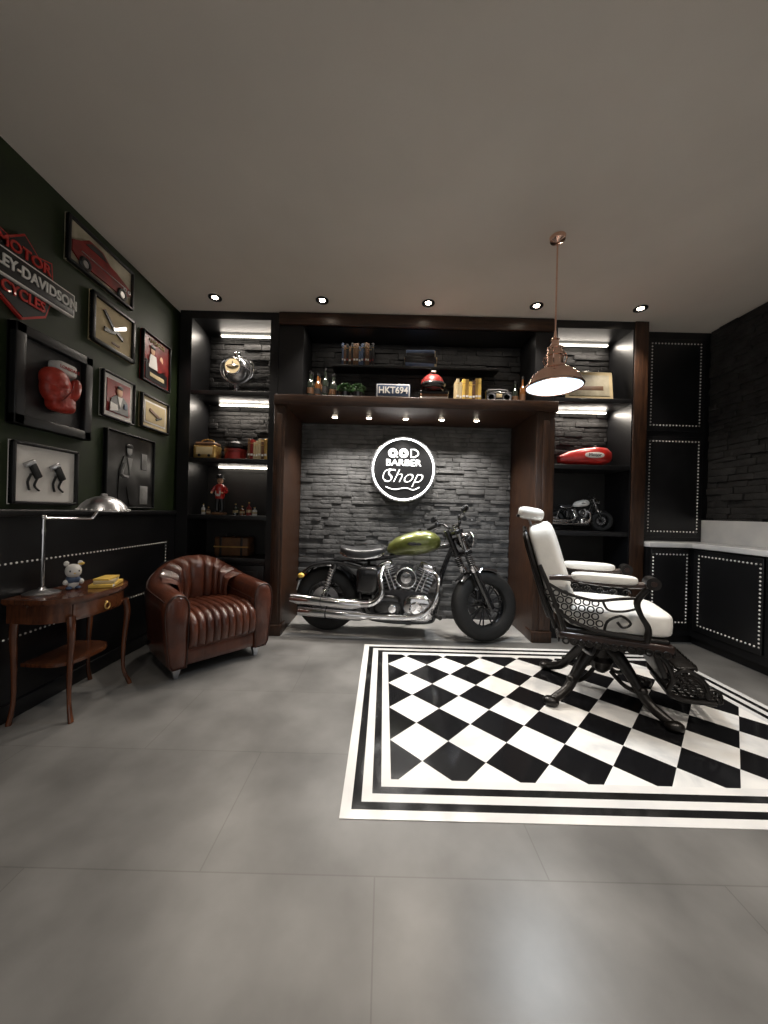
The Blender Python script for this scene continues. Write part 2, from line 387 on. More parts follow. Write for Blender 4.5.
light('AREA','display_fill',(.32,3.75,3.12),2.5,shape='RECTANGLE',size=2.1,size_y=.03)  # added weak fill for the centre bay, no fixture there
# pendant
b=B()
prof=[(.192,0),(.196,.008),(.188,.018),(.182,.03),(.165,.06),(.135,.09),(.10,.112),(.075,.122),(.07,.135),(.058,.14),(.058,.19),(.066,.195),(.066,.205),(.055,.21),(.05,.235),(.056,.24),(.056,.25),(.03,.265),(.022,.30),(.03,.305),(.012,.32),(.008,.36)]
prof=[(r,z*1.12) for r,z in prof]
b.lathe(prof,COPPER,seg=48)
b.lathe([(.187,.004),(.178,.015)],PBULB,seg=40)
b.disc(.178,PBULB,T(0,0,.015),40)
b.sq((0,0,.012),(.22,.22,.05),PBULB2)
b.torus(.189,.006,COPPER,T(0,0,.004),seg=48)
for a in range(3):
    t=a*2*pi/3; b.tube([(.06*math.cos(t),.06*math.sin(t),.15),(.09*math.cos(t),.09*math.sin(t),.22),(.05*math.cos(t),.05*math.sin(t),.28)],.004,COPPER,6,4)
PZ=2.17
b.cyl((0,0,.38),(0,0,HC-PZ-.03),.006,COPPER,seg=10)
b.lathe([(0,HC-PZ-.005),(.055,HC-PZ-.005),(.05,HC-PZ-.03),(.01,HC-PZ-.045)],COPPER,seg=24)
b.done('pendant_lamp',(1.19,2.5,PZ))
light('SPOT','pendant_spot',(1.19,2.5,PZ-.03),80,col=(.85,.93,1),spot_size=math.radians(150),spot_blend=.5,shadow_soft_size=.12)
# world (flat fill let in by the made-up opening behind the camera)
w=bpy.data.worlds.new('w'); bpy.context.scene.world=w; w.use_nodes=True
w.node_tree.nodes['Background'].inputs[0].default_value=(.95,.93,.9,1); w.node_tree.nodes['Background'].inputs[1].default_value=.62
# ------------------------------------------------------------------ motorcycle
def motorcycle(name,paint,loc,rotz,scale=1.0,frame=BLKM,steer=-24,seatm=SEATL):
    b=B(); I=Matrix(); RY=R(pi/2,'X')
    def wheel(M,Ro,w):
        b.M=M@RY
        prof=[(Ro-.080+.080*math.copysign(abs(math.cos(a))**.8,math.cos(a)),w/2*math.copysign(abs(math.sin(a))**.75,math.sin(a))) for a in [2*pi*k/20 for k in range(20)]]
        prof=[(max(p[0],Ro-.140),p[1]) for p in prof]
        b.lathe(prof,RUBBER,seg=64,closed=True)
        for q in(-.22,0,.22): b.torus(Ro-.0015-abs(q)*.03,.003,BLKM,T(0,0,q*w),seg=64,s2=6)
        ri=Ro-.130
        b.lathe([(ri+.004,-w*.4),(ri+.012,-w*.42),(ri-.006,-w*.30),(ri-.018,0),(ri-.006,w*.30),(ri+.012,w*.42),(ri+.004,w*.4)],BLKM,seg=48)
        b.torus(ri+.004,.004,STEEL,T(0,0,w*.41),seg=48,s2=8); b.torus(ri+.004,.004,STEEL,T(0,0,-w*.41),seg=48,s2=8)
        b.lathe([(0,-.07),(.035,-.07),(.04,-.03),(.04,.03),(.035,.07),(0,.07)],BLKM,seg=20)
        for k in range(9):
            a=2*pi*k/9
            for d in (-.11,.11):
                b.cyl((.035*math.cos(a),.035*math.sin(a),0),((ri-.008)*math.cos(a+d),(ri-.008)*math.sin(a+d),0),.009,GREYM,.007,8)
        zz=.078
        b.lathe([(.07,zz),(.14,zz),(.14,zz+.004),(.07,zz+.004)],STEEL,seg=36,closed=True)
        for k in range(5):
            a=2*pi*k/5; b.cyl((.03*math.cos(a),.03*math.sin(a),zz),(.08*math.cos(a),.08*math.sin(a),zz),.006,STEEL,seg=6)
    ra=Vector((0,0,.33)); fa=Vector((1.60,0,.345))
    wheel(T(*ra),.33,.17)
    S=Vector((1.29,0,1.02)); ax=(S-fa).normalized()
    SM=T(*fa)@Matrix.Rotation(math.radians(steer),4,ax)@T(*(-fa))
    wheel(SM@T(*fa)@R(pi,'Z'),.345,.155)
    b.M=SM
    per=Vector((ax.z,0,-ax.x))
    for sy in(-1,1):
        o=Vector((0,sy*.115,0))
        b.cyl(fa+o-ax*.03,fa+o+ax*.36,.034,BLKM,seg=16); b.cyl(fa+o+ax*.36,fa+o+ax*.40,.038,CHROME,seg=16)
        b.cyl(fa+o+ax*.40,fa+o+ax*.82,.027,CHROME,seg=16)
        for k in range(6): b.torus(.030,.007,RUBBER,Matrix.Translation(fa+o+ax*(.43+k*.02))@ax.to_track_quat('Z','Y').to_matrix().to_4x4(),16,6)
        b.tube([S+Vector((.0,sy*.03,.08)),S+Vector((.0,sy*.12,.10)),S+Vector((-.04,sy*.22,.15)),S+Vector((-.10,sy*.40,.12))],.014,BLKM,10,5)
        b.cyl(S+Vector((-.065,sy*.30,.142)),S+Vector((-.105,sy*.42,.115)),.021,RUBBER,seg=12)
        b.box(S+Vector((-.055,sy*.27,.15)),(.055,.055,.05),BLKM,.01)
        b.tube([S+Vector((-.05,sy*.27,.14)),S+Vector((.0,sy*.33,.125)),S+Vector((-.03,sy*.42,.105))],.006,CHROME,6,4)
        b.tube([S+Vector((-.05,sy*.26,.15)),S+Vector((-.04,sy*.30,.19)),S+Vector((-.06,sy*.34,.21))],.006,BLKM,6,4)
        b.sq(S+Vector((-.065,sy*.36,.215)),(.03,.13,.07),BLKM,.8)
        b.sq(S+Vector((.04,sy*.17,-.02)),(.06,.04,.04),BLKM,1); b.cyl(S+Vector((.0,sy*.1,-.03)),S+Vector((.04,sy*.16,-.02)),.006,BLKM,seg=6)
    for t,sz in ((.56,.06),(.78,.05)):
        b.box(fa+ax*t,(.09,.30,.045),BLKM,.012,R(math.atan2(ax.x,ax.z),'Y'))
    b.cyl(S+Vector((.0,-.05,.075)),S+Vector((.0,.05,.075)),.02,CHROME,seg=12)
    b.tube([fa+ax*.56-per*.05,fa+ax*.82-per*.05],.028,BLKM,12)
    HM=T(*(fa+ax*.66+per*.10))@R(pi/2,'Y')
    b.lathe([(0,-.10),(.04,-.09),(.075,-.05),(.088,0),(.09,.035),(.085,.045)],BLKM,HM,28)
    b.torus(.085,.008,CHROME,HM@T(0,0,.042),28); b.lathe([(0,.065),(.04,.06),(.082,.045)],LENS,HM,28)
    b.box(fa+ax*.70+per*.02,(.1,.10,.03),BLKM,.008)
    b.lathe([(0,0),(.04,0),(.045,.02),(.04,.03),(0,.032)],CHROME,T(*(S+Vector((.03,0,.10))))@R(-.5,'Y'),20)
    def fender(cx,cz,Rf,a0,a1,w,m):
        def fn(u,v):
            a=math.radians(a0+(a1-a0)*u); q=2*v-1
            rr_=Rf-.035*abs(q)**3
            return (cx+rr_*math.cos(a),q*w/2,cz+rr_*math.sin(a))
        b.grid(fn,28,12,m)
        def fn2(u,v):
            p=fn(u,v); d=.993; return (cx+(p[0]-cx)*d,p[1]*.99,cz+(p[2]-cz)*d)
        b.grid(fn2,28,12,m)
    fender(fa.x,fa.z,.375,70,140,.175,frame)
    for sy in(-1,1): b.cyl(fa+ax*.30+Vector((0,sy*.09,0)),fa+Vector((-.05,sy*.08,.36)),.008,CHROME,seg=8)
    b.box(fa+Vector((-.11,-.085,.10)),(.05,.05,.10),BLKM,.01)
    b.tube([fa+Vector((-.1,-.10,.1)),fa+ax*.5+Vector((-.04,-.13,0)),S+Vector((-.05,-.2,.1))],.005,RUBBER,6,5)
    b.M=Matrix()
    fender(0,.33,.385,12,150,.21,frame)
    for sy in(-1,1):
        b.tube([(.42,sy*.10,.66),(.15,sy*.118,.715),(-.12,sy*.118,.68),(-.22,sy*.11,.60)],.015,BLKM,8,4)
        b.tube([(.45,sy*.09,.34),(.2,sy*.115,.34),(-.03,sy*.115,.33)],[.028,.024,.024],BLKM,10,3)
        b.cyl((.10,sy*.14,.70),(-.01,sy*.14,.37),.013,CHROME,seg=10)
        for k in range(9):
            t=k/9; b.torus(.030,.007,CHROME if sy<0 else BLKM,T(.085-.075*t,sy*.14,.655-.235*t)@R(.3,'Y'),14,6)
        b.cyl((.105,sy*.14,.71),(.09,sy*.14,.66),.034,BLKM,seg=12)
        b.cyl((0,sy*.07,.33),(0,sy*.14,.33),.025,CHROME,seg=14)
        b.sq((-.24,sy*.15,.58),(.07,.05,.05),YEL if sy<0 else BLKM,1); b.cyl((-.2,sy*.1,.6),(-.24,sy*.14,.585),.007,BLKM,seg=6)
        b.tube([(1.27,sy*.03,.90),(1.17,sy*.09,.60),(1.12,sy*.12,.25),(1.02,sy*.12,.17),(.6,sy*.12,.16),(.42,sy*.11,.22),(.36,sy*.10,.5),(.42,sy*.10,.72)],.018,BLKM,8,5)
        b.cyl((1.05,sy*.12,.26),(1.14,sy*.24,.27),.012,BLKM,seg=8); b.cyl((1.12,sy*.20,.27),(1.16,sy*.30,.275),.02,RUBBER,seg=10)
    b.tube([(1.29,0,.93),(1.0,0,.88),(.6,0,.78),(.3,0,.74)],.025,BLKM,10,4)
    b.box((-.25,0,.56),(.04,.06,.06),RED,.012); b.box((-.30,.0,.46),(.008,.16,.10),WHITE,.003,R(.25,'Y')); b.cyl((-.22,0,.6),(-.29,0,.5),.01,BLKM,seg=8)
    P=R(pi/2,'X')
    case=[(.48,.20),(.60,.15),(1.02,.16),(1.12,.24),(1.10,.37),(.98,.46),(.72,.48),(.54,.44),(.47,.33)]
    b.prism(case,.24,GREYM,P)
    b.sq((.95,-.14,.31),(.30,.11,.27),CHROME,.7,nu=28); b.sq((.65,-.135,.31),(.28,.10,.24),BLKM,.6)
    b.lathe([(0,.02),(.05,.018),(.066,0),(.066,-.03)],CHROME,T(.93,-.19,.32)@R(pi/2,'X'),24)
    b.lathe([(0,.02),(.035,.018),(.048,0),(.048,-.03)],CHROME,T(.70,-.18,.30)@R(pi/2,'X'),24)
    for k in range(5): b.cyl((.82+.06*k,-.198,.21+.012*(k-2)**2),(.82+.06*k,-.17,.21+.012*(k-2)**2),.008,STEEL,seg=8)
    b.sq((.78,.16,.30),(.62,.11,.24),BLKM,.6)
    for sg,cx in ((-1,.71),(1,.93)):
        ang=sg*math.radians(21); CM=T(cx,0,.43)@R(ang,'Y')
        b.M=CM
        b.cyl((0,0,0),(0,0,.22),.068,BLKM,seg=20)
        for k in range(11): b.box((0,0,.02+k*.018),(.195,.19,.008),GREYM if k%2 else STEEL,.003)
        b.box((0,0,.245),(.18,.18,.06),BLKM,.018)
        for k in range(3): b.box((0,0,.225+k*.02),(.20,.195,.006),STEEL,.002)
        b.sq((0,0,.29),(.175,.20,.09),CHROME,.5)
        for q in(-.025,.03): b.cyl((q,-.108,-.04),(q*.7,-.10,.26),.011,CHROME,seg=10)
        b.M=Matrix()
    AM=T(.83,-.21,.62)@R(pi/2,'X')
    b.lathe([(0,.04),(.07,.038),(.098,.025),(.106,0),(.10,-.06)],BLKM,AM,32); b.torus(.094,.008,CHROME,AM@T(0,0,.028),32)
    b.lathe([(0,.048),(.050,.045),(.055,.038)],CHROME,AM,24)
    b.tube([(1.08,-.05,.66),(1.14,-.11,.60),(1.13,-.18,.46),(1.06,-.20,.32),(.92,-.21,.24),(.6,-.21,.225),(.42,-.21,.225)],.030,CHROME,14,6)
    b.tube([(.46,-.21,.225),(.40,-.21,.225),(.34,-.21,.225),(-.18,-.21,.24),(-.22,-.21,.242)],[.03,.043,.051,.051,.038],CHROME,18,2)
    b.tube([(.60,-.08,.68),(.57,-.15,.60),(.60,-.21,.46),(.52,-.22,.36),(.38,-.22,.335)],.030,CHROME,14,6)
    b.tube([(.40,-.22,.335),(.33,-.22,.335),(.27,-.22,.335),(-.26,-.22,.36),(-.30,-.22,.362)],[.03,.043,.051,.051,.038],CHROME,18,2)
    for x0,z0 in ((.0,.35),(.05,.232)): b.torus(.054,.004,BLKM,T(x0,-.215,z0)@R(pi/2,'Y'),20,6)
    b.sq((.44,-.11,.56),(.23,.12,.27),BLKM,.45); b.sq((.44,.11,.56),(.23,.12,.27),BLKM,.45); b.box((.46,0,.55),(.16,.16,.2),BLKM,.02)
    b.lathe([(.10,-.01),(.105,-.012),(.105,.012),(.10,.01)],BLKM,T(0,.1,.33)@RY,30,closed=True)
    b.tube([(0,.12,.44),(.5,.12,.36),(.5,.12,.28),(0,.12,.22)],.009,RUBBER,6)
    b.tube([(.70,.14,.18),(.80,.26,.06),(.83,.30,.012)],.012,BLKM,8,3); b.box((.84,.31,.008),(.06,.05,.012),BLKM,.004)
    def sfn(p):
        return Vector((p.x,p.y*(1-.35*max(0,p.x/.25)),p.z+.9*p.x*p.x-.02*(p.x>0)*p.x))
    b.sq((.36,0,.81),(.46,.28,.11),seatm,.65,fn=sfn,nu=32)
    b.sq((.36,0,.775),(.47,.26,.05),CHROME,.6,fn=sfn,nu=32)
    rings=[]
    for x,w,zb,zt in ((.615,.02,.85,.875),(.635,.06,.825,.925),(.70,.110,.81,.985),(.80,.142,.805,1.03),(.92,.152,.815,1.065),(1.03,.142,.84,1.07),(1.10,.11,.87,1.045),(1.145,.062,.90,1.01),(1.16,.02,.93,.97)):
        rings.append([(x,w*math.copysign(abs(math.cos(a))**.8,math.cos(a)),(zb+zt)/2+(zt-zb)/2*math.copysign(abs(math.sin(a))**.8,math.sin(a))) for a in [2*pi*k/24 for k in range(24)]])
    b.loft(rings,paint)
    b.lathe([(0,.02),(.03,.018),(.034,0)],CHROME,T(.96,0,1.066),20)
    b.sq((.90,-.147,.94),(.14,.010,.035),BLKM,.9); b.sq((.90,.147,.94),(.14,.010,.035),BLKM,.9)
    b.tube([(1.2,.08,.95),(1.22,.1,1.05),(1.2,.2,1.15)],.005,RUBBER,6,4)
    return b.done(name,loc,rotz,scale)
motorcycle('motorcycle',OLIVE,(-.57,3.68,.004),math.atan2(-.19,1.61),steer=24)
motorcycle('model_motorcycle',WHITE,(1.83,3.76,1.106),-.05,.31,frame=GREYM,steer=-15)
# ------------------------------------------------------------------ leather armchair
def armchair():
    b=B(); a=.385; by=.36; fy=-.36; t=.145
    path=[]
    for i in range(9): path.append((Vector((-a,fy+(0-fy)*i/9,0)),Vector((-1,0,0)),.615+.02*i/9))
    for i in range(33):
        th=pi-pi*i/32; p=Vector((a*math.copysign(abs(math.cos(th))**.85,math.cos(th)),by*abs(math.sin(th))**.85,0))
        n=Vector((math.cos(th)/a,math.sin(th)/by,0)).normalized()
        path.append((p,n,.635+.155*math.sin(th)**1.6))
    for i in range(1,10): path.append((Vector((a,0+(fy)*i/9,0)),Vector((1,0,0)),.635-.02*i/9))
    def ring(p,n,h,sc=1,dy=0,dz=0):
        prof=[(-.035,.085),(-.012,.12),(.004,.25),(.022,h-.20),(.025,h-.12),(.012,h-.05),(-.02,h-.012),(-.065,h),(-.11,h-.012),(-.14,h-.05),(-t-.005,h-.12),(-t,.30),(-t+.01,.085)]
        cx,cz=-.065,(h+.1)/2
        r=[]
        for o,z in prof:
            o2=cx+(o-cx)*sc; z2=cz+(z-cz)*(1-(1-sc)*.25)
            r.append(p+n*o2+Vector((0,dy,z2)))
        return r
    rings=[ring(*path[0],.6,-.035),ring(*path[0],.88,-.022)]+[ring(*q) for q in path]+[ring(*path[-1],.88,-.022),ring(*path[-1],.6,-.035)]
    b.loft(rings,LEATHER)
    for k in (5,10):
        b.tube([r[k] for r in rings[2:-2]],.005,LEATHD,6)
    for x in(-1,1):
        rr_=rings[1 if x<0 else -2]; b.tube([Vector(q)+Vector((0,-.004,0)) for q in rr_],.005,LEATHD,6,closed=True)
    nch=9
    pts=path[9:42]
    def fb(u,v):
        i=u*(len(pts)-1); k=min(int(i),len(pts)-2); f=i-k
        p=pts[k][0].lerp(pts[k+1][0],f); n=pts[k][1].lerp(pts[k+1][1],f).normalized(); h=pts[k][2]*(1-f)+pts[k+1][2]*f
        rib=abs(math.sin(pi*nch*u))**.5
        z=.38+(h+.005-.38)*v
        off=-(t+.01+.045*math.sin(pi*min(1,v*1.02))**.6+.02*rib)
        if v>.9: off+= (v-.9)*.9
        return p+n*off+Vector((0,0,z+.004*rib))
    b.grid(fb,nch*8,14,LEATHER)
    prof=[(.24,.425),(.1,.44),(-.1,.455),(-.25,.455),(-.345,.44),(-.395,.40),(-.41,.34),(-.405,.27),(-.385,.22),(-.37,.205),(-.375,.19),(-.375,.13),(-.36,.10)]
    nc=9
    def fs(u,v):
        i=v*(len(prof)-1); k=min(int(i),len(prof)-2); f=i-k
        y=prof[k][0]*(1-f)+prof[k+1][0]*f; z=prof[k][1]*(1-f)+prof[k+1][1]*f
        d=Vector((prof[k+1][0]-prof[k][0],prof[k+1][1]-prof[k][1])).normalized()
        rib=abs(math.sin(pi*nc*u))**.5*(.018 if v<.72 else .002)
        return (-.245+.49*u,y+(-abs(d.y))*rib,z+abs(d.x)*rib)
    b.grid(fs,nc*8,36,LEATHER)
    b.box((0,-.06,.25),(.50,.60,.30),LEATHER,.02)
    b.box((0,0,.10),(.66,.62,.04),BLK,.01)
    for x,y in ((-.30,-.30),(.30,-.30),(-.24,.26),(.24,.26)):
        b.loft([[(x+sx*.012,y+sy*.012,0) for sx,sy in((-1,-1),(1,-1),(1,1),(-1,1))],[(x+sx*.035,y+sy*.03-.0,.10) for sx,sy in((-1,-1),(1,-1),(1,1),(-1,1))]],STEEL)
    return b
fx,fy_=.74,-.67
armchair().done('leather_armchair',(-1.51,2.98,0),math.atan2(fx,-fy_),1.02)
# ------------------------------------------------------------------ barber chair
def barber():
    b=B()
    b.lathe([(0,.40),(.11,.40),(.12,.37),(.07,.34),(.055,.28),(.075,.25),(.06,.20),(.03,.17),(0,.16)],IRON,seg=28)
    for sx in(-1,1):
        for sy in(-1,1):
            b.tube([(.03*sx,.03*sy,.36),(.08*sx,.07*sy,.32),(.15*sx,.13*sy,.22),(.22*sx,.20*sy,.10),(.29*sx,.26*sy,.05),(.34*sx,.30*sy,.03)],[.04,.045,.034,.03,.03,.022],IRON,10,5)
            b.sq((.33*sx,.295*sy,.03),(.10,.08,.06),IRON,.9)
            b.tube([(.05*sx,.05*sy,.2),(.12*sx,.11*sy,.14),(.2*sx,.18*sy,.14),(.17*sx,.155*sy,.19)],.014,IRON,8,5)
            b.sq((.2*sx,.18*sy,.155),(.06,.06,.05),IRON)
    b.box((0.02,0,.465),(.62,.56,.05),BROWNR,.012); b.box((0.02,0,.50),(.58,.53,.03),IRON,.01); b.box((0,0,.42),(.42,.42,.05),IRON,.01)
    for sy in(-1,1):
        for k in range(13): b.torus(.018,.006,IRON,T(-.25+k*.045,sy*.283,.435)@R(pi/2,'X'),12,6)
    for sx in(-1,1):
        for k in range(12): b.torus(.018,.006,IRON,T(.02+sx*.31,-.25+k*.045,.435)@R(pi/2,'Y'),12,6)
    def sf(p): return Vector((p.x,p.y,p.z+(.02 if p.z>0 else 0)*math.cos(p.x*5)*math.cos(p.y*5)))
    b.sq((.05,0,.59),(.60,.53,.155),WHITEL,.33,fn=sf,nu=36,nv=18)
    BM=T(-.25,0,.60)@R(-.29,'Y')
    b.M=BM
    def bf(p): return Vector((p.x-.35*p.y*p.y,p.y,p.z))
    b.sq((.01,0,.30),(.17,.48,.64),WHITEL,.35,fn=bf,nu=36,nv=18)
    b.sq((-.095,0,.28),(.035,.49,.62),IRON,.3,fn=bf,nu=36)
    for sy in(-1,1):
        b.tube([(-.085,sy*.24,-.08),(-.105,sy*.24,.2),(-.105,sy*.24,.5),(-.10,sy*.20,.58)],.014,IRON,8,4)
    b.tube([(-.10,-.2,.585),(-.10,0,.61),(-.10,.2,.585)],.014,IRON,8,5)
    for sy in(-.06,.06): b.cyl((-.05,sy,.56),(-.05,sy,.71),.009,STEEL,seg=8)
    b.M=BM@T(-.03,0,.70)@R(.45,'Y')
    b.sq((0,0,0),(.18,.31,.095),WHITEL,.6,nu=28); b.tube([(-.08,-.13,-.03),(-.09,0,-.03),(-.08,.13,-.03)],.01,IRON,8,3)
    b.M=Matrix()
    for sy in(-1,1):
        y=sy*.295
        b.tube([(-.36,y,.84),(-.26,y,.85),(-.05,y,.835),(.12,y,.838),(.21,y,.85)],[.016,.020,.020,.020,.018],BROWNR,10,5)
        b.sq((-.05,y,.866),(.36,.095,.058),WHITEL,.5,nu=28)
        b.cyl((.20,y-.045,.86),(.20,y+.045,.86),.038,IRON,seg=24); b.cyl((.20,y-.048,.86),(.20,y+.048,.86),.016,BROWNR,seg=16)
        b.tube([(.18,y,.82),(.13,y,.74),(.15,y,.66),(.19,y,.58),(.18,y,.50)],[.018,.020,.015,.018,.022],IRON,10,5)
        b.tube([(-.42,y,.92),(-.36,y,.78),(-.30,y,.62),(-.26,y,.50)],.014,IRON,8,5)
        # sweeping lattice bounds
        b.tube([(-.36,y,.80),(-.26,y,.75),(-.10,y,.72),(.04,y,.745),(.13,y,.76)],.010,IRON,8,6)
        b.tube([(-.31,y,.64),(-.24,y,.585),(-.12,y,.54),(.02,y,.525),(.17,y,.515)],.012,IRON,8,6)
        for i in range(12):
            for j in range(7):
                x=-.39+i*.050+(j%2)*.025; z=.535+j*.042
                top=.735-.02+.35*max(0,-.15-x); bot=.53+1.4*max(0,-.08-x)**2
                if x>-.30-(z-.5)*.34+.01 and x<-.06+(.0) and z<top and z>bot:
                    b.torus(.019,.0045,IRON,T(x,y,z)@R(pi/2,'X'),12,6)
        for cx,cz,rr_ in ((.07,.785,.03),(.0,.785,.028),(-.07,.785,.028),(-.14,.79,.028),(-.21,.80,.028)):
            b.tube([(cx+rr_*math.cos(q)*(1-q/9),y,cz+rr_*math.sin(q)*(1-q/9)) for q in [k*.5 for k in range(15)]],.006,IRON,6,2)
        b.tube([(-.04,y,.53),(-.02,y,.60),(.05,y,.64),(.10,y,.60),(.06,y,.57),(.03,y,.60)],.008,IRON,6,5)
        b.tube([(-.05,y,.72),(-.02,y,.67),(.06,y,.67),(.14,y,.70)],.008,IRON,6,5)
    b.sq((.30,0,.36),(.06,.38,.20),BROWNR,.4,rot=R(-.35,'Y')); b.sq((.28,0,.35),(.04,.41,.23),IRON,.3,rot=R(-.35,'Y'))
    for sy in(-1,1):
        y=sy*.19
        b.tube([(.18,y,.43),(.30,y,.38),(.35,y,.27),(.33,y,.19),(.40,y,.15),(.56,y,.16)],.015,IRON,8,6)
        b.tube([(.35,y,.29),(.42,y,.33),(.50,y,.28),(.53,y,.18)],.011,IRON,8,6)
        b.tube([(.54+.045*math.cos(q)*(1-q/9),y,.20+.045*math.sin(q)*(1-q/9)) for q in [k*.5 for k in range(14)]],.008,IRON,6,2)
        for k in range(4): b.torus(.02,.005,IRON,T(.37+k*.04,y,.235-.01*k)@R(pi/2,'X'),12,6)
    FM=T(.46,0,.165)@R(-.06,'Y'); b.M=FM
    for k in range(6): b.box((-.10+k*.04,0,0),(.012,.36,.014),IRON,.003)
    for k in range(9): b.box((0,-.17+k*.0425,0),(.22,.010,.014),IRON,.003)
    b.box((.115,0,0),(.022,.38,.03),IRON,.006); b.box((-.115,0,0),(.022,.38,.03),IRON,.006)
    for k in range(9): b.torus(.020,.006,IRON,T(.13,-.17+k*.0425,.01)@R(pi/2,'Y'),12,6)
    FM=T(.42,0,.335)@R(-.2,'Y'); b.M=FM
    b.box((0,0,0),(.10,.36,.018),IRON,.005)
    for k in range(8): b.torus(.018,.005,IRON,T(.05,-.16+k*.045,0)@R(pi/2,'Y'),12,6)
    b.M=Matrix()
    b.tube([(-.05,-.12,.40),(-.1,-.3,.38),(-.16,-.36,.42)],.009,STEEL,8,4)
    return b
barber().done('barber_chair',(1.55,2.46,.003),math.radians(-22))
# ------------------------------------------------------------------ side table
b=B()
def bow(s,n=28):
    pts=[(-.17,-.30*s),( -.17,.30*s)]
    for k in range(n+1):
        a=pi/2-pi*k/n; pts.append((-.03+.22*s*abs(math.cos(a))**.8,.31*s*math.copysign(abs(math.sin(a))**.75,math.sin(a))))
    return pts
pp=bow(1.0); b.prism(pp,.022,TABLEW,T(0,0,.70)); b.prism(bow(.97),.012,TABLEW,T(0,0,.684)); b.prism(bow(.90),.11,TABLEW,T(0,0,.625)); b.prism(bow(.62),.02,TABLEW,T(0,0,.30))
pts=[(q[0]+.008,q[1]) for q in bow(.90)[2:] if -.2<q[1]<.2]
b.loft([[(p[0],p[1],.585),(p[0],p[1],.665),(p[0]-.02,p[1],.665),(p[0]-.02,p[1],.585)] for p in pts],TABLEW)
b.torus(.02,.004,GOLD,T(.185,0,.61)@R(pi/2,'Y'),18,6); b.sq((.18,0,.632),(.016,.016,.016),GOLD)
for x,y in ((.14,-.21),(.14,.21),(-.14,-.25),(-.14,.25)):
    sx=1 if x>0 else 0; sy=1 if y>0 else -1
    b.tube([(x,y,.60),(x+.012*sx,y+.008*sy,.50),(x+.0*sx,y,.30),(x+.0*sx,y+.0*sy,.12),(x+.03*sx,y+.02*sy,.012),(x+.034*sx,y+.022*sy,.0)],[.022,.020,.014,.011,.014,.014],TABLEW,10,5)
b.done('side_table',(-1.93,2.23,0))
b=B()
b.lathe([(0,0),(.085,0),(.087,.008),(.07,.016),(.025,.025),(.014,.04),(0,.04)],STEEL,seg=32)
b.cyl((0,0,.03),(0,0,.45),.010,CHROME,seg=12); b.sq((0,0,.455),(.03,.03,.03),CHROME); b.cyl((0,0,.36),(0,0,.385),.014,CHROME,seg=12)
b.tube([(0,0,.45),(.07,.06,.45),(.17,.14,.45)],.007,CHROME,8,3)
SMx=T(.215,.175,.495)
b.cyl((.17,.14,.45),(.20,.17,.52),.008,CHROME,seg=8)
b.lathe([(.135,0),(.138,.006),(.132,.015),(.115,.045),(.085,.075),(.045,.095),(.02,.10),(.015,.115),(0,.118)],STEEL,SMx,36)
b.lathe([(.13,.003),(.11,.04),(.05,.085),(0,.09)],WHITE,SMx,30)
for k in range(28):
    a=2*pi*k/28; b.sq((.215+.134*math.cos(a),.175+.134*math.sin(a),.506),(.014,.014,.014),NAIL,nu=8,nv=5)
b.done('desk_lamp',(-2.02,2.08,.711))
b=B()
b.sq((0,0,.03),(.05,.045,.06),WHITE); b.sq((0,0,.085),(.075,.06,.065),WHITE,.9)
for sx in(-1,1):
    b.sq((0,sx*.025,.12),(.015,.02,.025),WHITE,.9); b.sq((.012,sx*.028,.035),(.025,.02,.025),WHITE); b.sq((.012,sx*.016,.008),(.04,.024,.016),BLUE); b.sq((.032,sx*.016,.088),(.008,.006,.010),BLK,nu=8,nv=6)
b.sq((.036,0,.078),(.006,.009,.006),YEL,nu=8,nv=6); b.sq((0,0,.045),(.056,.052,.035),BLUE,.7)
b.sq((0,.028,.118),(.02,.026,.016),YEL)
b.done('cat_figurine',(-1.96,2.22,.711),-.7,1.35)
b=B()
b.box((0,0,.012),(.13,.20,.022),YEL,.003); b.box((0,0,.012),(.126,.19,.016),WHITE,.001,R(.03,'Z')); b.box((0,.0,.034),(.11,.17,.020),CREAM,.003,R(.15,'Z')); b.box((0,0,.050),(.09,.15,.012),YEL,.003,R(-.1,'Z'))
b.done('book_stack',(-1.85,2.35,.711),.35)
# ------------------------------------------------------------------ left wall art
WM=Matrix(((0,0,1,0),(1,0,0,0),(0,1,0,0),(0,0,0,1)))
def art(name,y0,y1,z0,z1,fm,bgm,fw=.03,depth=.035,content=None):
    b=B(); w,h=y1-y0,z1-z0; b.M=WM
    b.box((0,0,.008),(w,h,.016),bgm)
    if fw:
        for cx,cy,sx,sy in ((0,h/2-fw/2,w,fw),(0,-h/2+fw/2,w,fw),(-w/2+fw/2,0,fw,h),(w/2-fw/2,0,fw,h)): b.box((cx,cy,depth/2),(sx,sy,depth),fm,.006)
    if content: content(b,w,h)
    b.done(name,(XL+.002,(y0+y1)/2,(z0+z1)/2))
def c_scissors(b,w,h):
    b.prism([(-.10,.09),(-.085,.105),(.0,.015),(.10,-.03),(.095,-.055),(-.005,-.01)],.01,BLK,T(-.01,0,.022))
    b.prism([(.0,-.02),(.12,.045),(.13,.07),(.11,.075),(-.01,.0)],.006,STEEL,T(-.01,0,.026)); b.prism([(-.12,-.03),(-.02,-.01),(-.01,.01),(-.12,.005)],.008,BLK,T(.02,-.03,.024))
    b.cyl((-.012,0,.02),(-.012,0,.032),.012,STEEL,seg=12); b.box((.02,-.11,.019),(.08,.015,.003),BROWNB)
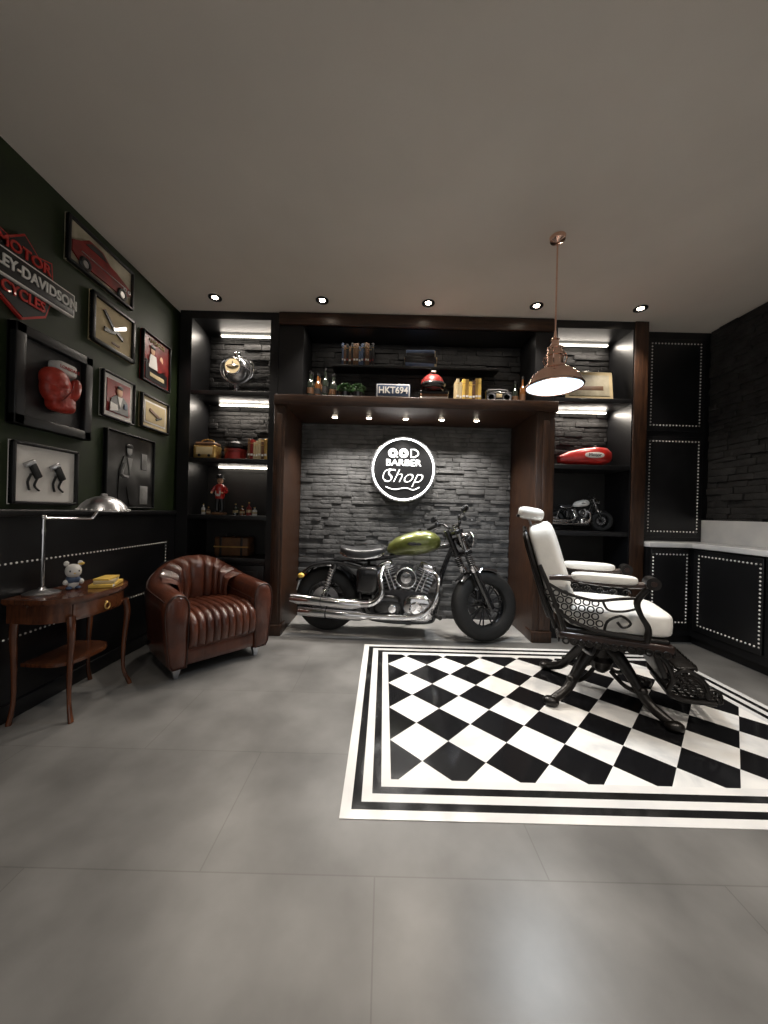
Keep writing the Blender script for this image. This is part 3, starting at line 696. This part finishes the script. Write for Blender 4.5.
def c_razor(b,w,h):
    for cx in(-.08,.08):
        b.box((cx,.02,.026),(.045,.10,.022),BLK,.010,R(.5,'Z')); b.box((cx-.035,.06,.026),(.07,.03,.02),STEEL,.006,R(.5,'Z')); b.tube([(cx+.02,-.02,.022),(cx+.0,-.07,.022),(cx+.03,-.10,.022)],.006,BLK,6,4); b.tube([(cx-.02,-.0,.022),(cx-.04,-.05,.022),(cx-.03,-.10,.022)],.006,BLK,6,4)
def c_man(b,w,h):
    b.box((0,0,.018),(w-.10,h-.10,.006),REDD)
    b.prism([(-.10,-.12),(.10,-.12),(.085,-.02),(.04,.015),(-.04,.015),(-.085,-.02)],.006,BLK,T(0,0,.024)); b.prism([(-.025,.01),(.025,.01),(0,-.08)],.004,WHITE,T(0,0,.029))
    b.sq((0,.05,.026),(.06,.08,.012),SKIN); b.sq((0,.082,.03),(.066,.032,.012),BLK); b.prism([(-.10,-.12),(-.02,-.10),(-.03,-.06),(-.10,-.05)],.004,WHITE,T(0,0,.031)); b.box((.06,-.05,.03),(.03,.04,.004),BLUE)
def c_red(b,w,h):
    b.prism([(-.15,-.19),(.15,-.19),(.15,-.08),(-.15,-.02)],.006,BLK,T(0,0,.02)); b.prism([(-.12,-.03),(.02,-.07),(.14,-.02),(.05,.05),(-.08,.06)],.006,REDD,T(0,-.02,.024))
    b.sq((-.06,.08,.022),(.06,.08,.010),SKIN); b.sq((-.06,.11,.026),(.07,.04,.010),BLK); b.sq((.06,.04,.022),(.05,.07,.010),SKIN); b.prism([(-.1,.04),(-.02,.04),(0,-.08),(-.12,-.08)],.006,WHITE,T(0,0,.026))
    b.text('GARAGE',.055,CREAM,T(0,.165,.02)); b.box((0,-.14,.026),(.2,.035,.004),CREAM,.001)
def c_blade(b,w,h):
    b.box((0,0,.018),(.30,.20,.004),WHITE,.002); b.box((0,0,.021),(.27,.17,.003),CREAM,.002); b.box((-.02,.0,.026),(.15,.03,.006),BROWNB,.003,R(-.35,'Z')); b.box((.04,-.03,.026),(.09,.02,.006),BLK,.003,R(.4,'Z'))
def c_photo(b,w,h):
    b.prism([(-.12,-.28),(-.04,-.28),(-.03,-.12),(.01,-.28),(.08,-.28),(.07,.02),(.05,.12),(-.06,.12),(-.11,0)],.006,DPHOTO,T(-.03,0,.02))
    b.prism([(-.03,.11),(.03,.11),(.0,-.03)],.004,GREYP,T(-.03,0,.026))
    b.sq((-.03,.17,.022),(.06,.085,.012),GREYP); b.sq((-.03,.205,.024),(.075,.04,.012),BLK); b.box((.15,-.19,.02),(.10,.16,.006),GREYP,.003); b.box((.15,.1,.02),(.07,.14,.006),GREYP,.003); b.tube([(-.09,.06,.026),(-.12,-.03,.026),(-.05,-.05,.026)],.012,GREYP,6,3)
def c_glove(b,w,h):
    b.box((.0,.0,.018),(w-.12,h-.12,.006),DPHOTO)
    b.sq((-.03,-.02,.07),(.19,.20,.11),GLOVE,.85,nu=28); b.sq((-.05,.03,.075),(.16,.15,.12),GLOVE,.9); b.sq((.06,.0,.10),(.07,.16,.07),GLOVE,.9,rot=R(-.25,'Z')); b.sq((.0,-.10,.07),(.16,.12,.10),GLOVE,.6)
    b.box((0.02,.12,.06),(.13,.08,.09),WHITE,.02); b.text('LONSDALE',.028,RED,T(0.02,.12,.108),ext=.001)
    b.tube([(-.05,-.1,.125),(0,-.03,.135),(.02,.04,.135)],.003,REDD,6,3)
def c_top(b,w,h):
    b.prism([(-.27,-.07),(-.2,-.11),(.2,-.11),(.27,-.05),(.25,-.01),(.12,.03),(.05,.04),(-.02,.09),(-.14,.09),(-.2,.04),(-.27,.0)],.01,REDD,T(0,.0,.024)); b.prism([(-.17,.04),(-.12,.078),(-.03,.078),(.02,.04)],.004,DPHOTO,T(0,0,.031))
    for x in(-.17,.17): b.torus(.035,.013,BLK,T(x,-.10,.03),18,6); b.disc(.024,STEEL,T(x,-.10,.036),14)
    for x in(.2,.245): b.torus(.012,.003,STEEL,T(x,-.04,.031),12,6)
    b.box((.0,-.03,.031),(.4,.006,.004),STEEL)
art('framed_car_poster',2.30,2.90,2.86,3.17,BLK,SEPIA,.02,content=c_top)
art('framed_scissors_display',2.50,2.93,2.43,2.79,BLK,CREAM,.03,content=c_scissors)
art('framed_garage_poster',3.03,3.42,2.35,2.79,BLK,REDD,.015,content=c_red)
art('boxing_glove_shadow_box',1.97,2.49,1.70,2.28,BLK,BLK,.06,depth=.055,content=c_glove)
art('framed_portrait_print',2.61,2.95,1.92,2.27,BLK,WHITE,.015,content=c_man)
art('framed_razor_print',3.03,3.42,1.94,2.24,BLK,CREAM,.02,content=c_blade)
art('framed_clippers_display',1.99,2.42,1.24,1.61,BLK,WHITE,.02,content=c_razor)
art('framed_photograph',2.66,3.22,1.225,1.84,BLK,DPHOTO,.012,content=c_photo)
# motor shield sign
b=B(); b.M=WM
sh=[(-.16,-.06),(-.13,-.16),(0,-.24),(.13,-.16),(.16,-.06),(.17,.07),(.16,.18),(.08,.16),(0,.23),(-.08,.16),(-.16,.18),(-.17,.07)]
b.prism([(x*1.06,y*1.06) for x,y in sh],.02,RED,T(0,0,.012)); b.prism(sh,.02,BLK,T(0,0,.016))
b.box((0,0,.03),(.62,.15,.03),WHITE,.004); b.box((0,0,.034),(.60,.13,.03),BLK,.004)
b.text('HARLEY-DAVIDSON',.085,WHITE,T(0,0,.052),off=.002,sx=.83)
b.text('MOTOR',.085,RED,T(0,.125,.03),off=.002); b.text('CYCLES',.085,RED,T(0,-.12,.03),off=.002,sx=.85)
b.done('motorcycle_brand_sign',(XL+.003,2.03,2.565))
# ------------------------------------------------------------------ shelf items
def bottle(b,x,y,z,h,r,m,cap=GOLD,lab=CREAM):
    b.lathe([(0,0),(r,0),(r,h*.55),(r*.8,h*.64),(r*.32,h*.72),(r*.3,h*.95),(0,h*.95)],m,T(x,y,z),16); b.cyl((x,y,z+h*.91),(x,y,z+h),r*.38,cap,seg=10); b.cyl((x,y,z+h*.22),(x,y,z+h*.42),r*1.02,lab,seg=16)
def books(name,x,y,z,n,hs,ws,mats,seed=1,up=True):
    rd=random.Random(seed); b=B(); q=0
    for i in range(n):
        if up:
            w=rd.uniform(*ws); h=rd.uniform(*hs); d=.15; m=rd.choice(mats)
            b.box((q+w/2,0,h/2),(w-.001,d,h),m,.003)
            b.box((q+w/2,-d/2-.0005,h*.8),(w-.004,.002,.006),GOLD); b.box((q+w/2,-d/2-.0005,h*.25),(w-.008,.002,.02),WHITE if m!=BLK else REDD); q+=w
        else:
            w=rd.uniform(*ws); h=rd.uniform(*hs); m=rd.choice(mats)
            b.box((0,0,q+h/2),(w,.17,h-.001),m,.003,R(rd.uniform(-.06,.06),'Z')); b.box((.004,.003,q+h/2),(w+.004,.16,h-.010),CREAM); q+=h
    b.done(name,(x,y,z)); return q
b=B()
b.lathe([(0,0),(.09,0),(.085,.02),(.04,.035),(.02,.06),(.03,.08),(.015,.11),(0,.12)],CHROME,seg=24)
b.sq((0,0,.25),(.22,.20,.24),STEEL,nu=28); b.torus(.135,.008,STEEL,T(0,0,.25)@R(pi/2,'X'),36,8); b.torus(.12,.006,CHROME,T(0,0,.25),32,8); b.disc(.075,CREAM,T(0,-.108,.25)@R(pi/2,'X'),24)
b.torus(.078,.010,CHROME,T(0,-.104,.25)@R(pi/2,'X'),28); b.box((0,-.112,.27),(.005,.004,.05),BLK); b.box((.015,-.112,.25),(.04,.004,.005),BLK)
b.lathe([(0,.36),(.03,.36),(.02,.39),(.03,.41),(0,.44)],CHROME,seg=16)
for s in(-1,1): b.tube([(s*.09,0,.14),(s*.15,0,.2),(s*.16,0,.3),(s*.10,0,.36),(0,0,.38)],.008,CHROME,8,5)
b.done('ornate_clock',(-1.60,3.72,2.446),0,1.08)
b=B(); b.box((0,0,.07),(.24,.14,.14),GOLD,.02); b.box((0,-.071,.08),(.17,.004,.08),CREAM,.002); b.sq((0,0,.15),(.24,.14,.05),BROWNB,.5); b.tube([(-.07,0,.15),(-.05,0,.2),(.05,0,.2),(.07,0,.15)],.006,GOLD,8,4)
for s in(-1,1): b.lathe([(0,.01),(.014,.01),(.014,-.005)],BLK,T(s*.05,-.07,.03)@R(pi/2,'X'),12)
b.done('vintage_radio',(-1.87,3.68,1.756),0,1.0)
b=B()
b.lathe([(0,0),(.12,0),(.12,.10),(.125,.10),(.125,.13),(0,.14)],REDD,seg=28); b.lathe([(.08,.14),(.075,.20),(.05,.225),(0,.215)],BLK,seg=24); b.lathe([(.0,.141),(.13,.142),(.135,.148),(.08,.150)],BLK,seg=28); b.done('hat_box',(-1.60,3.74,1.756),0,.9)
books('book_row',-1.43,3.70,1.756,7,(.18,.25),(.024,.034),[GOLD,BROWNB,BROWNB,CREAM,REDD],3)
b=B()
b.box((0,0,.01),(.10,.08,.02),BROWNB,.004)
for s in(-1,1): b.tube([(s*.02,0,.02),(s*.022,0,.08),(s*.015,0,.15)],[.016,.017,.022],BLK,8,3); b.sq((s*.022,-.012,.028),(.03,.055,.02),BLK)
b.tube([(0,0,.14),(0,0,.19),(0,0,.25),(0,0,.27)],[.036,.042,.042,.018],RED,12,3); b.sq((0,0,.30),(.048,.05,.062),SKIN); b.lathe([(.04,.315),(.026,.32),(.026,.35),(0,.355)],BLK,seg=16); b.sq((0,-.024,.293),(.024,.01,.008),BLK)
for s in(-1,1): b.tube([(s*.04,0,.245),(s*.065,-.01,.20),(s*.045,-.05,.19)],[.014,.012,.009],RED,8,3); b.sq((s*.045,-.055,.19),(.018,.02,.018),SKIN)
b.sq((0,-.035,.19),(.05,.01,.07),WHITE)
b.done('barber_figurine',(-1.73,3.68,1.176),0,1.2)
b=B()
for i,(x,h) in enumerate(((0,.12),(.07,.10),(.14,.14),(.2,.09))): bottle(b,x,0,0,h,.026,[GLASSD,AMBER,REDD,WHITE][i])
b.done('bottle_row',(-1.56,3.68,1.176))
b=B()
for i,(x,h) in enumerate(((0,.11),(.055,.08))): bottle(b,x,0,0,h,.02,[WHITE,BROWNB][i])
b.done('bottle_row',(-1.92,3.72,1.176))
b=B(); b.box((0,0,.10),(.36,.2,.20),BROWNB,.02); b.box((0,-.1,.1),(.36,.01,.012),GOLD); b.tube([(-.05,-.1,.2),(-.04,-.1,.235),(.04,-.1,.235),(.05,-.1,.2)],.007,BLK,6,4)
for s in(-1,1): b.box((s*.11,0,.10),(.025,.206,.206),BLK,.004)
b.done('leather_suitcase',(-1.6,3.78,.742))
zc=2.387
b=B()
for i in range(8): bottle(b,(i%4)*.078,(i//4)*.10,0,random.uniform(.27,.38),.035,[GLASSD,AMBER,GLASSD,GLASSD][i%4],BLK,DPHOTO if i%3 else BROWNB)
b.done('liquor_bottles',(-.80,3.64,zc))
for px_ in (-.43,-.30):
    b=B(); b.lathe([(0,0),(.045,0),(.06,.07),(.055,.07),(.05,.06),(0,.06)],BLKM,seg=20)
    for k in range(70):
        a=random.uniform(0,2*pi); e=random.uniform(.0,1.4); r_=.075; p=Vector((math.cos(a)*math.cos(e)*r_,math.sin(a)*math.cos(e)*r_,.08+math.sin(e)*r_))
        b.sq(p,(.04,.025,.008),LEAF,rot=R(a,'Z')@R(-e*.6,'Y'),nu=8,nv=5)
    b.sq((0,0,.09),(.12,.12,.10),LEAF,nu=14,nv=8)
    b.done('potted_plant',(px_,3.58,zc))
b=B(); b.box((0,0,.075),(.34,.012,.14),BLUE,.006); b.box((0,-.007,.075),(.33,.006,.128),WHITE,.003); b.box((0,-.010,.075),(.312,.006,.112),BLUE,.003); b.text('HKT694',.092,WHITE,T(0,-.015,.075)@R(pi/2,'X'),off=.002,sx=.92)
b.box((0,.03,.01),(.2,.06,.02),BLKM); b.done('license_plate',(.06,3.50,zc))
q=books('book_stack',.48,3.66,zc,4,(.025,.032),(.28,.32),[BLK,WHITE,BLUE,BROWNB],8,False)
b=B()
def hf(p): return Vector((p.x,p.y,max(p.z,-.06)))
b.sq((0,0,.066),(.25,.28,.26),REDD,fn=hf,nu=32,nv=20); b.sq((0,-.03,.055),(.262,.26,.08),BLKM,.7); b.torus(.116,.010,BLKM,T(0,0,.012),32,8); b.box((0,-.03,.19),(.05,.14,.012),WHITE,.005)
b.done('motorcycle_helmet',(.47,3.66,zc+q))
books('book_row',.70,3.62,zc,8,(.20,.25),(.027,.038),[GOLD,BROWNB,CREAM,YEL],12)
b=B(); b.box((0,0,.06),(.27,.12,.12),BLKM,.012)
for s in(-1,1): b.lathe([(0,.0),(.03,.0),(.045,.006),(.045,-.006)],STEEL,T(s*.08,-.06,.06)@R(pi/2,'X'),20)
b.box((0,-.062,.075),(.06,.004,.04),CREAM,.002); b.tube([(-.1,0,.12),(-.09,0,.155),(.09,0,.155),(.1,0,.12)],.007,STEEL,8,4)
b.done('portable_stereo',(1.14,3.62,zc))
b=B()
for i in range(2): bottle(b,i*.08,0,0,.28+.05*i,.032,[GLASSD,AMBER][i],BLK,BROWNB)
b.done('bottle_row',(1.35,3.70,zc))
books('record_row',-.5,3.85,2.827,14,(.2,.25),(.02,.03),[BLK,BLK,BLUE,BROWNB],21)
books('book_stack',.35,3.85,2.827,5,(.03,.04),(.3,.36),[BLK,BROWNB,BLUE],5,False)
b=B(); b.box((0,0,.17),(.54,.02,.34),BLKM,.006,R(-.12,'X')); b.box((0,-.012,.17),(.50,.01,.30),CREAM,.002,R(-.12,'X')); b.box((0,-.018,.17),(.43,.008,.23),SEPIA,.002,R(-.12,'X'))
b.box((0,-.024,.14),(.30,.004,.05),BROWNB,.002,R(-.12,'X'))
b.box((0,.06,.08),(.03,.12,.012),BLKM,0,R(.9,'X')); b.done('framed_sepia_picture',(2.12,3.70,2.466))
b=B()
rings=[]
for x,w,zb,zt in ((-.27,.01,.05,.06),(-.26,.04,.03,.10),(-.16,.085,.01,.15),(-.02,.115,.0,.185),(.12,.12,.0,.20),(.21,.10,.015,.195),(.265,.06,.04,.16),(.285,.015,.08,.12)):
    rings.append([(x,w*math.copysign(abs(math.cos(a))**.8,math.cos(a)),(zb+zt)/2+(zt-zb)/2*math.copysign(abs(math.sin(a))**.8,math.sin(a))) for a in [2*pi*k/24 for k in range(24)]])
b.loft(rings,RED); b.lathe([(0,.02),(.028,.018),(.03,0)],CHROME,T(.12,0,.198),18); b.sq((.05,-.117,.10),(.2,.014,.06),WHITE,.8); b.text('Motor',.05,BLK,T(.05,-.126,.10)@R(pi/2,'X'),ext=.001)
b.done('motorcycle_fuel_tank',(2.08,3.68,1.786))
# ------------------------------------------------------------------ camera
cam=bpy.data.cameras.new('camera'); co=bpy.data.objects.new('camera',cam); bpy.context.collection.objects.link(co)
cam.sensor_fit='HORIZONTAL'; cam.sensor_width=36; cam.lens=350/768*36; cam.clip_start=.02
co.matrix_world=T(0,0,1.25)@R(pi/2,'X')@R(.026,'Z')
sc=bpy.context.scene; sc.camera=co
sc.view_settings.view_transform='Standard'; sc.view_settings.exposure=0
